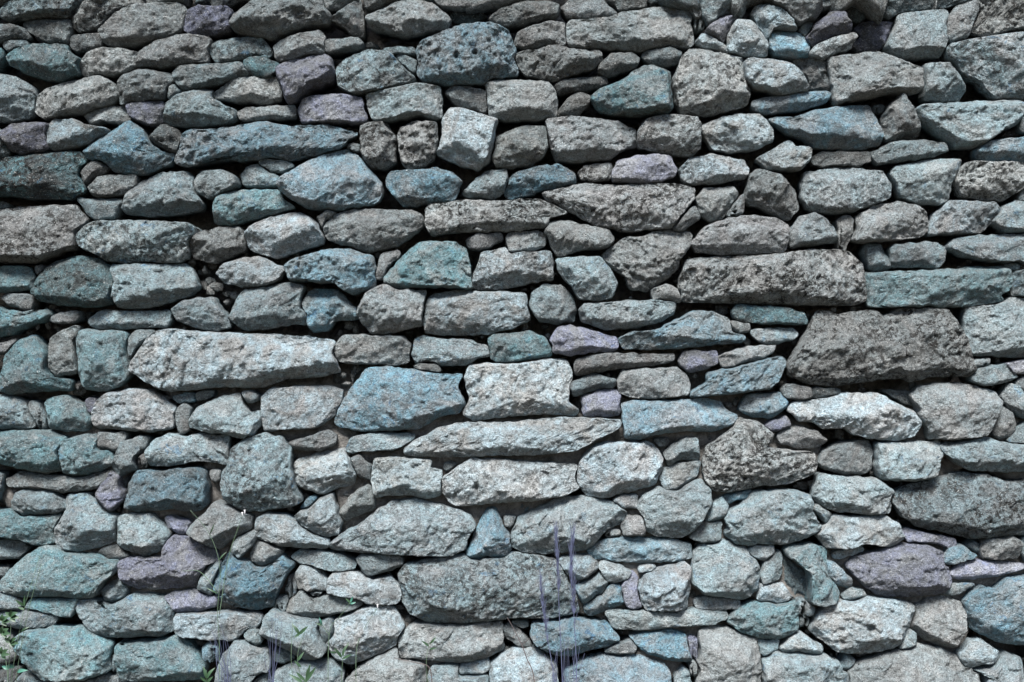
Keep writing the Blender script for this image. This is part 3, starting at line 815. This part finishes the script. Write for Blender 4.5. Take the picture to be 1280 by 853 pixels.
    tri = np.stack([np.roll(prev, -1), prev, np.full(nr, cc)], -1)
    V = np.vstack(Vs); Q = np.vstack(Fs)
    # ---- colour numbers, one set a stone
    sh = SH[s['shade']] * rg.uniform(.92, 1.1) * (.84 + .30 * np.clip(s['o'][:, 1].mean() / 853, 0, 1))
    tint = np.array(HUE[s['hue']]) * [.965, 1.0, 1.015] * sh * rg.normal(1, .006, 3)
    pat = np.array(PATCH[s['hue']]) * (.55 + .9 * sh / .235 * .5) * rg.uniform(.9, 1.1)
    blue = np.clip(BLUE[s['hue']] * rg.uniform(.7, 1.15), 0, 1)
    black = {0: .10, 1: .75, 2: 1.0}[min(s['s'], 2)] + (.28 if s['hue'] == 'd' else 0)
    black = min(1.0, black * rg.uniform(.8, 1.15)); pale = rg.uniform(.1, .6) * (.6 if s['shade'] < 4 else 1)
    if black > .45: tint = tint * 1.22
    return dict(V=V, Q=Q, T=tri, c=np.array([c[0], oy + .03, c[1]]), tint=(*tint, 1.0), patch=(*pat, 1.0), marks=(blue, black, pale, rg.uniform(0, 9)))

def build_mesh(name, geos, origin):
    V = np.vstack([g['V'] for g in geos]) - origin
    off = np.cumsum([0] + [len(g['V']) for g in geos])
    Q = np.vstack([g['Q'] + k for g, k in zip(geos, off)]); T = np.vstack([g['T'] + k for g, k in zip(geos, off)])
    me = bpy.data.meshes.new(name); nq, ntr = len(Q), len(T)
    me.vertices.add(len(V)); me.vertices.foreach_set('co', V.astype(np.float32).ravel())
    me.loops.add(nq * 4 + ntr * 3); me.loops.foreach_set('vertex_index', np.concatenate([Q.ravel(), T.ravel()]).astype(np.int32))
    me.polygons.add(nq + ntr)
    me.polygons.foreach_set('loop_start', np.concatenate([np.arange(nq) * 4, nq * 4 + np.arange(ntr) * 3]).astype(np.int32))
    me.polygons.foreach_set('use_smooth', np.ones(nq + ntr, bool))
    for key in ('tint', 'patch', 'marks'):
        if key in geos[0]:
            a = me.attributes.new(key, 'FLOAT_COLOR', 'POINT')
            a.data.foreach_set('color', np.concatenate([np.tile(np.array(g[key], np.float32), (len(g['V']), 1)) for g in geos]).ravel())
    me.update(); return me

wall = bpy.data.objects.new('dry_stone_wall', None); C.objects.link(wall)
wall['label'] = 'rough dry stone wall of grey, blue and purple stones filling the picture'; wall['category'] = 'wall'; wall['kind'] = 'thing'
def child(name, me, mat, loc=(0, 0, 0), stuff=False):
    o = bpy.data.objects.new(name, me); o.location = loc; o.parent = wall; C.objects.link(o)
    me.materials.append(mat)
    if stuff: o['kind'] = 'stuff'
    return o

def shown(s):
    p = np.clip(s['o'], [0, 0], [1280, 853]); return abs(area(p))
order = sorted(range(len(stones)), key=lambda i: -shown(stones[i]) if stones[i]['seen'] else 1)
SPECIAL = [((1121, 713), 'large purple grey stone low on the right, biggest of the purple ones'), ((1081, 780), 'pale blue grey stone with one round hole in its face'),
           ((590, 72), 'big pitted blue grey stone near the top with dark holes'), ((640, 603), 'long pale stone with a small dark hole'),
           ((1098, 433), 'very large dark block covered in black lichen'), ((290, 450), 'long pale slab left of the middle, stained faintly blue'),
           ((210, 612), 'dull blue block in the lower left'), ((675, 228), 'low slab stained strongly blue below the upper middle'),
           ((730, 426), 'smooth purple tinged stone near the middle'), ((650, 487), 'palest squarish block in the middle of the wall'),
           ((585, 177), 'pale bluish squarish block in the upper middle'), ((765, 258), 'broad pointed stone with black lichen blots'),
           ((1172, 360), 'long flat teal slab at the right'), ((962, 348), 'long grey slab with a dark speckled top edge'), ((320, 182), 'long wedge of blue rock in the upper left'),
           ((948, 570), 'dark crusted stone notched at its top right')]
rest = []; ntri = 0
for rank, i in enumerate(order):
    s = stones[i]
    g = stone_geo(s, i, 1.55 if s['seen'] else 4.5)
    ntri += len(g['Q']) * 2 + len(g['T'])
    if rank < 300:
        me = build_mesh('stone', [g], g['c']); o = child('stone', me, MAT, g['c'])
        for q, lab in SPECIAL:
            if inside(np.array([q], float), s['o'])[0]: o['label'] = lab
    else: rest.append(g)
child('small_stones', build_mesh('small_stones', rest, np.zeros(3)), MAT, stuff=True)
print('stones', len(order), 'triangles', ntri)

# ---------------------------------------------------------------- earth and mortar between the stones
gx, gz = np.meshgrid(np.arange(-2.68, 2.681, .012), np.arange(0.0, 2.46, .012))
p3 = np.column_stack([gx.ravel(), np.zeros(gx.size), gz.ravel()])
fy = (ZC - p3[:, 2]) / PX + 426.5
near = sstep(330, 560, fy) * sstep(-.25, .25, fbm(p3 / .22 + 8, 3))
dep = .200 - .175 * near + .012 * fbm(p3 / .05, 3) + .007 * fbm(p3 / .015, 2)
V = np.column_stack([p3[:, 0], dep, p3[:, 2]]); nv, nu = gx.shape
ids = np.arange(V.shape[0]).reshape(nv, nu)
Q = np.stack([ids[:-1, :-1], ids[:-1, 1:], ids[1:, 1:], ids[1:, :-1]], -1).reshape(-1, 4)
ring = np.concatenate([ids[0, :-1], ids[:-1, -1], ids[-1, :0:-1], ids[:0:-1, 0]])
back = V[ring].copy(); back[:, 1] = .55; cur = np.arange(len(ring)) + len(V)
Q = np.vstack([Q, np.stack([np.roll(ring, -1), ring, cur, np.roll(cur, -1)], -1)])
V = np.vstack([V, back, [[0, .55, 1.2]]])
T = np.stack([np.roll(cur, -1), cur, np.full(len(cur), len(V) - 1)], -1)
child('earth_core', build_mesh('earth_core', [dict(V=V, Q=Q, T=T)], np.zeros(3)), M_CORE)

# crumbs of stone and mortar lodged in the joints
import itertools
def ico():
    t = (1 + 5 ** .5) / 2
    v = np.array([(-1, t, 0), (1, t, 0), (-1, -t, 0), (1, -t, 0), (0, -1, t), (0, 1, t), (0, -1, -t), (0, 1, -t), (t, 0, -1), (t, 0, 1), (-t, 0, -1), (-t, 0, 1)], float)
    f = np.array([(0, 11, 5), (0, 5, 1), (0, 1, 7), (0, 7, 10), (0, 10, 11), (1, 5, 9), (5, 11, 4), (11, 10, 2), (10, 7, 6), (7, 1, 8), (3, 9, 4), (3, 4, 2), (3, 2, 6), (3, 6, 8), (3, 8, 9), (4, 9, 5), (2, 4, 11), (6, 2, 10), (8, 6, 7), (9, 8, 1)])
    v /= np.linalg.norm(v[0]); vv = list(v); mid = {}; nf = []
    def m(a, b):
        k = (min(a, b), max(a, b))
        if k not in mid: w = vv[a] + vv[b]; mid[k] = len(vv); vv.append(w / np.linalg.norm(w))
        return mid[k]
    return v, f
IV, IF = ico()
pts = np.column_stack([rng.uniform(0, 1280, 5000), 300 + 553 * rng.random(5000)])
free = np.ones(len(pts), bool); dist = np.full(len(pts), 99.)
B = boxes()
for s, b in zip(stones, B):
    m = (pts[:, 0] > b[0] - 8) & (pts[:, 0] < b[2] + 8) & (pts[:, 1] > b[1] - 8) & (pts[:, 1] < b[3] + 8) & free
    k = np.nonzero(m)[0]
    if len(k) == 0: continue
    ins = inside(pts[k], s['o']); free[k[ins]] = False; dist[k] = np.minimum(dist[k], pdist(pts[k], s['o'])[0])
geos = []
for pt, dd in zip(pts[free], dist[free]):
    if dd < 1.0: continue
    r = min(dd * rng.uniform(.7, 1.3), 6) * PX; yy = rng.uniform(.03, .08)
    w = px2w(pt[None], yy)[0]
    v = IV * (1 + .45 * vnoise(IV * 2.1 + rng.uniform(0, 99, 3))[:, None]) * r * rng.uniform(.55, 1.5, 3) + [w[0], yy, w[1]]
    sh = rng.uniform(.08, .24)
    geos.append(dict(V=v, Q=np.zeros((0, 4), int), T=IF, tint=(sh * 1.02, sh, sh * .96, 1), patch=(.2, .3, .34, 1), marks=(.2, .2, .3, rng.uniform(0, 9))))
print('crumbs', len(geos))
rub = build_mesh('joint_rubble', geos, np.zeros(3)); rub.polygons.foreach_set('use_smooth', np.zeros(len(rub.polygons), bool))
child('joint_rubble', rub, MAT, stuff=True)

# ---------------------------------------------------------------- ground
gm = bpy.data.meshes.new('ground')
n = 90; xs = np.sign(np.linspace(-1, 1, n)) * np.abs(np.linspace(-1, 1, n)) ** 2.2 * 60
X, Y = np.meshgrid(xs, xs); p = np.column_stack([X.ravel(), Y.ravel(), 0 * X.ravel()])
p[:, 2] = .05 * fbm(p / 1.3, 3) * sstep(.3, 2, np.abs(p[:, 1])) + .012 * fbm(p / .2, 2) - .005
ids = np.arange(n * n).reshape(n, n)
gm.from_pydata(p.tolist(), [], np.stack([ids[:-1, :-1], ids[:-1, 1:], ids[1:, 1:], ids[1:, :-1]], -1).reshape(-1, 4).tolist())
go = bpy.data.objects.new('ground', gm); C.objects.link(go); gm.materials.append(M_GROUND); go['kind'] = 'structure'

# ---------------------------------------------------------------- plants at the foot of the wall
M_STEM = plain('green_stem', (.06, .10, .06)); M_LEAF = plain('green_leaf', (.022, .052, .024), .5, .4, 25)
M_TEAL = plain('young_leaf', (.035, .12, .09), .5, .3, 25); M_DRY = plain('dry_straw', (.055, .065, .12), .8, .4, 40)
M_BROWN = plain('dead_stem', (.07, .055, .055), .85, .4, 40); M_BUD = plain('pale_bud', (.5, .5, .52))
def w3(p, y):
    q = px2w(np.array([p], float), y)[0]; return np.array([q[0], y, q[1]])
def smooth(pts, n=14):
    pts = np.array(pts, float)
    if len(pts) < 3: t = np.linspace(0, 1, n)[:, None]; return pts[0] * (1 - t) + pts[-1] * t
    P = np.vstack([2 * pts[0] - pts[1], pts, 2 * pts[-1] - pts[-2]]); out = []
    for i in range(1, len(P) - 2):
        for t in np.linspace(0, 1, 6, endpoint=False):
            a, b, c, d = P[i-1:i+3]
            out.append(.5 * (2*b + (c-a)*t + (2*a-5*b+4*c-d)*t*t + (3*b-a-3*c+d)*t**3))
    return np.array(out + [pts[-1]])
class MB:
    def __init__(s): s.v, s.f = [], []
    def tube(s, pts, r0, r1, k=5):
        pts = smooth(pts); n = len(pts); b = len(s.v)
        for i, p in enumerate(pts):
            d = pts[min(i+1, n-1)] - pts[max(i-1, 0)]; d /= max(np.linalg.norm(d), 1e-9)
            e = np.cross(d, [0, 1, .01]); e /= max(np.linalg.norm(e), 1e-9); g = np.cross(d, e); r = r0 + (r1 - r0) * i / (n - 1)
            for j in range(k):
                a = 2 * np.pi * j / k; s.v.append(p + (e * math.cos(a) + g * math.sin(a)) * r)
        for i in range(n - 1):
            for j in range(k):
                s.f.append((b+i*k+j, b+i*k+(j+1) % k, b+(i+1)*k+(j+1) % k, b+(i+1)*k+j))
        s.f.append(tuple(b + j for j in range(k))[::-1]); s.f.append(tuple(b + (n-1)*k + j for j in range(k)))
    def blade(s, a, b, w, bend=.1, facing=(0, -1, .3), n=8):
        """a leaf with a fold along its midrib, from a to b"""
        a, b = np.array(a), np.array(b); d = b - a; L = np.linalg.norm(d); d = d / L
        f = np.array(facing, float); f -= d * (f @ d); f /= np.linalg.norm(f); e = np.cross(d, f); k = len(s.v)
        for i in range(n + 1):
            t = i / n; ww = w * (math.sin(math.pi * min(1, t * .92 + .06)) ** .8) * (1.25 - .6 * t)
            p = a + d * L * t + f * bend * L * math.sin(math.pi * t) - f * bend * .6 * L * t * t
            s.v += [p - e * ww + f * ww * .35, p, p + e * ww + f * ww * .35]
        for i in range(n):
            q = k + 3 * i
            s.f += [(q, q+1, q+4, q+3), (q+1, q+2, q+5, q+4)]
    def build(s, name, mat, parent):
        me = bpy.data.meshes.new(name); o0 = np.array(parent.location)
        me.from_pydata([tuple(np.array(v) - o0) for v in s.v], [], s.f); me.materials.append(mat)
        me.polygons.foreach_set('use_smooth', np.ones(len(me.polygons), bool))
        o = bpy.data.objects.new(name, me); o.parent = parent; C.objects.link(o); return o
def plant(name, foot, y, label, cat, group=None):
    o = bpy.data.objects.new(name, None); q = w3(foot, y); o.location = (q[0], y, 0.0); C.objects.link(o)
    o['label'] = label; o['category'] = cat
    if group: o['group'] = group
    return o
def root(p, y): return [w3(p, y) * [1, 1, 0] + [rng.normal(0, .006), 0, -.02]]
pr = np.random.default_rng(21)

def dry_stalk(path, head, y, label, width=2.0, n=90):
    t = plant('dry_grass_stalk', path[-1], y, label, 'dry grass', 'dry grass stalks in front of the wall')
    pts = [w3(p, y) for p in path]; m = MB(); m.tube(pts[::-1] if False else (root(path[-1], y) + pts[::-1]), .0016, .0007); m.build('stem', M_DRY, t)
    line = smooth(pts); zt, zb = w3(head[0], y)[2], w3(head[1], y)[2]; m = MB()
    for i in range(n):
        z = zb + (zt - zb) * (i / n) ** 1.0
        k = np.abs(line[:, 2] - z).argmin(); p = line[k]
        L = pr.uniform(.03, .06); side = pr.normal(0, 1) * width * PX
        m.tube([p, p + [side * .6, pr.normal(0, .005), L * .55], p + [side, pr.normal(0, .008), L]], .0010, .0003, 3)
    m.build('seed_head', M_DRY, t)
    m = MB()
    for i in range(5):
        p = line[-1 - i]; a = w3((path[-1][0] + pr.normal(0, 3), 853 + 20), y)
        m.tube([a, a + [pr.normal(0, .006), 0, .07], a + [pr.normal(0, .012), pr.normal(0, .01), pr.uniform(.10, .2)]], .0012, .0004, 3)
    m.build('dry_blades', M_DRY, t)
dry_stalk([(693, 661), (697, 702), (699, 765), (703, 853)], [(694, 668), (699, 745)], -.16, 'tall bluish dry grass stalk, middle one of three, reaching highest')
dry_stalk([(717, 667), (714, 715), (718, 780), (721, 853)], [(716, 672), (717, 775)], -.18, 'bluish dry grass stalk with the longest bushy head, rightmost of three', 2.6, 150)
dry_stalk([(675, 725), (681, 780), (693, 853)], [(676, 730), (682, 800)], -.20, 'shorter bluish dry grass stalk, leftmost of three, leaning left', 1.8, 80)

t = plant('dead_stalk', (668, 853), -.15, 'thin bare brown dead stem left of the bluish grass stalks', 'dead stem')
m = MB(); m.tube(root((668, 853), -.15) + [w3(p, -.15) for p in [(668, 853), (658, 822), (652, 806), (642, 786), (634, 772)]], .0020, .0008); m.build('stem', M_BROWN, t)
m = MB()
for a, b in (((652, 806), (664, 797)), ((658, 822), (671, 815)), ((646, 793), (640, 798))): m.tube([w3(a, -.15), w3(b, -.17)], .0009, .0004, 4)
m.build('twig', M_BROWN, t)

def tuft(foot, y, tips, label, mat):
    t = plant('dry_grass_tuft', foot, y, label, 'dry grass', 'dry grass tufts at the foot of the wall')
    for tip in tips:
        m = MB(); a = root(foot, y)[0]; b = w3(foot, y) + [pr.normal(0, .008), 0, 0]; c = w3(tip, y + pr.normal(0, .02))
        m.tube([a, b, (b + c) / 2 + [pr.normal(0, .006), 0, 0], c], .0012, .0003, 4); m.build('blade', mat, t)
tuft((284, 853), -.12, [(263, 783), (266, 792), (270, 786), (274, 797), (279, 800), (283, 796), (289, 806), (262, 800), (276, 780), (268, 805)], 'wispy dry purplish grass tuft near the lower left, in front of two stones', M_DRY)
tuft((340, 853), -.12, [(335, 800), (340, 772), (344, 762), (348, 768), (352, 776), (331, 810), (338, 785), (346, 790)], 'wispy dry purplish grass tuft beside the green leafy weed', M_DRY)

def weed(foot, y, stems, leaves, label, mats=None, buds=()):
    t = plant('weed', foot, y, label, 'weed', 'green weeds at the foot of the wall')
    for st in stems:
        m = MB(); pts = [w3(p, y + pr.normal(0, .01)) for p in st]
        if st[0][1] >= 850: pts = root(st[0], y) + pts
        m.tube(pts, .0011, .0006); m.build('stem', M_STEM, t)
    for lf in leaves:
        a, b, w = lf[:3]; mat = lf[3] if len(lf) > 3 else M_LEAF
        m = MB(); m.blade(w3(a, y), w3(b, y - pr.uniform(0, .02)), w * PX, pr.uniform(-.05, .15), (pr.normal(0, .35), -1, pr.uniform(.1, .8))); m.build('leaf', mat, t)
    for b in buds:
        m = MB(); p = w3(b, y); m.tube([p - [0, 0, .006], p, p + [0, 0, .006]], .001, .0035, 6); m.build('bud', M_BUD, t)
LV = []
for cx, cy in ((3, 776), (14, 771), (3, 791), (13, 803), (2, 817)):            # lobed leaves at the picture's edge
    for a in (-2.4, -1.6, -.7, .2, 1.0): LV.append(((cx, cy), (cx + 10 * math.cos(a), cy + 8 * math.sin(a)), 3.0))
weed((10, 853), -.18, [[(10, 853), (6, 815), (3, 776)], [(10, 853), (12, 820), (14, 771)]], LV, 'dark green weed with lobed leaves at the left edge')
weed((14, 853), -.15, [[(14, 853), (20, 815), (30, 762), (50, 695)], [(20, 853), (34, 770), (52, 705)]],
     [((30, 757), (19, 750), 1.8), ((30, 758), (31, 744), 1.6), ((30, 762), (22, 759), 1.6), ((26, 790), (36, 784), 1.5), ((18, 834), (8, 832), 2.2, M_TEAL), ((12, 836), (2, 833), 2.2, M_TEAL), ((22, 840), (34, 838), 2.4, M_TEAL)],
     'slender weed with narrow leaves and small turquoise leaves near the bottom left corner')
weed((274, 853), -.10, [[(274, 853), (274, 800), (272, 765), (275, 710), (262, 668), (238, 638)], [(274, 770), (285, 700), (297, 662), (303, 644)], [(272, 740), (250, 715), (228, 792 - 78)]],
     [((272, 742), (258, 735), .9), ((262, 668), (268, 655), .9), ((274, 700), (283, 690), .9)], 'tall thin green grass stem with a forked top in front of a blue grey stone', buds=[(303, 643), (306, 640)])
weed((258, 853), -.14, [[(258, 853), (258, 838)]], [((258, 848), (254, 833), 2.0), ((259, 848), (268, 835), 2.2), ((258, 852), (250, 846), 1.8), ((259, 853), (266, 846), 1.8)], 'small low green weed near the dry purplish tuft')
weed((366, 853), -.20, [[(366, 853), (364, 820), (366, 778)], [(376, 853), (372, 820), (382, 786)], [(382, 853), (384, 836)]],
     [((374, 793), (365, 780), 2.0), ((374, 793), (385, 783), 2.0), ((374, 793), (368, 797), 1.6), ((372, 826), (380, 815), 1.6), ((381, 853), (395, 834), 2.4), ((381, 851), (370, 840), 2.0), ((378, 853), (361, 843), 2.0), ((383, 849), (388, 830), 2.0), ((376, 834), (368, 826), 1.5)],
     'green leafy weed with several pointed leaves at the bottom of the picture')
weed((427, 853), -.18, [[(427, 853), (429, 822), (435, 803)], [(429, 825), (418, 812)]], [((427, 822), (418, 810), 1.8), ((428, 820), (436, 804), 2.0), ((428, 824), (440, 818), 1.5), ((420, 816), (412, 815), 1.3)], 'green weed with upright narrow leaves right of the leafy weed')
weed((410, 853), -.08, [[(410, 853), (412, 790), (424, 772), (438, 753)], [(412, 795), (402, 780)]], [((438, 753), (441, 746), 1.4, M_TEAL), ((438, 754), (432, 748), 1.2), ((438, 755), (445, 753), 1.2, M_TEAL), ((402, 781), (399, 772), 1.4, M_TEAL), ((402, 782), (395, 779), 1.2)], 'thin weed with tiny turquoise leaves in front of a pale stone')
weed((445, 853), -.09, [[(445, 853), (446, 810), (456, 785), (471, 761)]], [], 'single thin bent stem with a pale bud on its tip', buds=[(472, 758)])
weed((534, 853), -.10, [[(534, 853), (533, 825), (537, 803)]], [((537, 805), (545, 796), 1.4), ((536, 808), (527, 801), 1.4), ((537, 812), (546, 810), 1.0)], 'sparse dark green sprig right of the round pale stone')
t = plant('dead_stalk', (540, 853), -.11, 'brown curled dead twig lying in front of the lowest stones', 'dead stem')
m = MB(); m.tube(root((540, 853), -.11) + [w3(p, -.11) for p in [(540, 853), (536, 834), (522, 829), (508, 826), (494, 823)]], .0018, .0007); m.build('stem', M_BROWN, t)
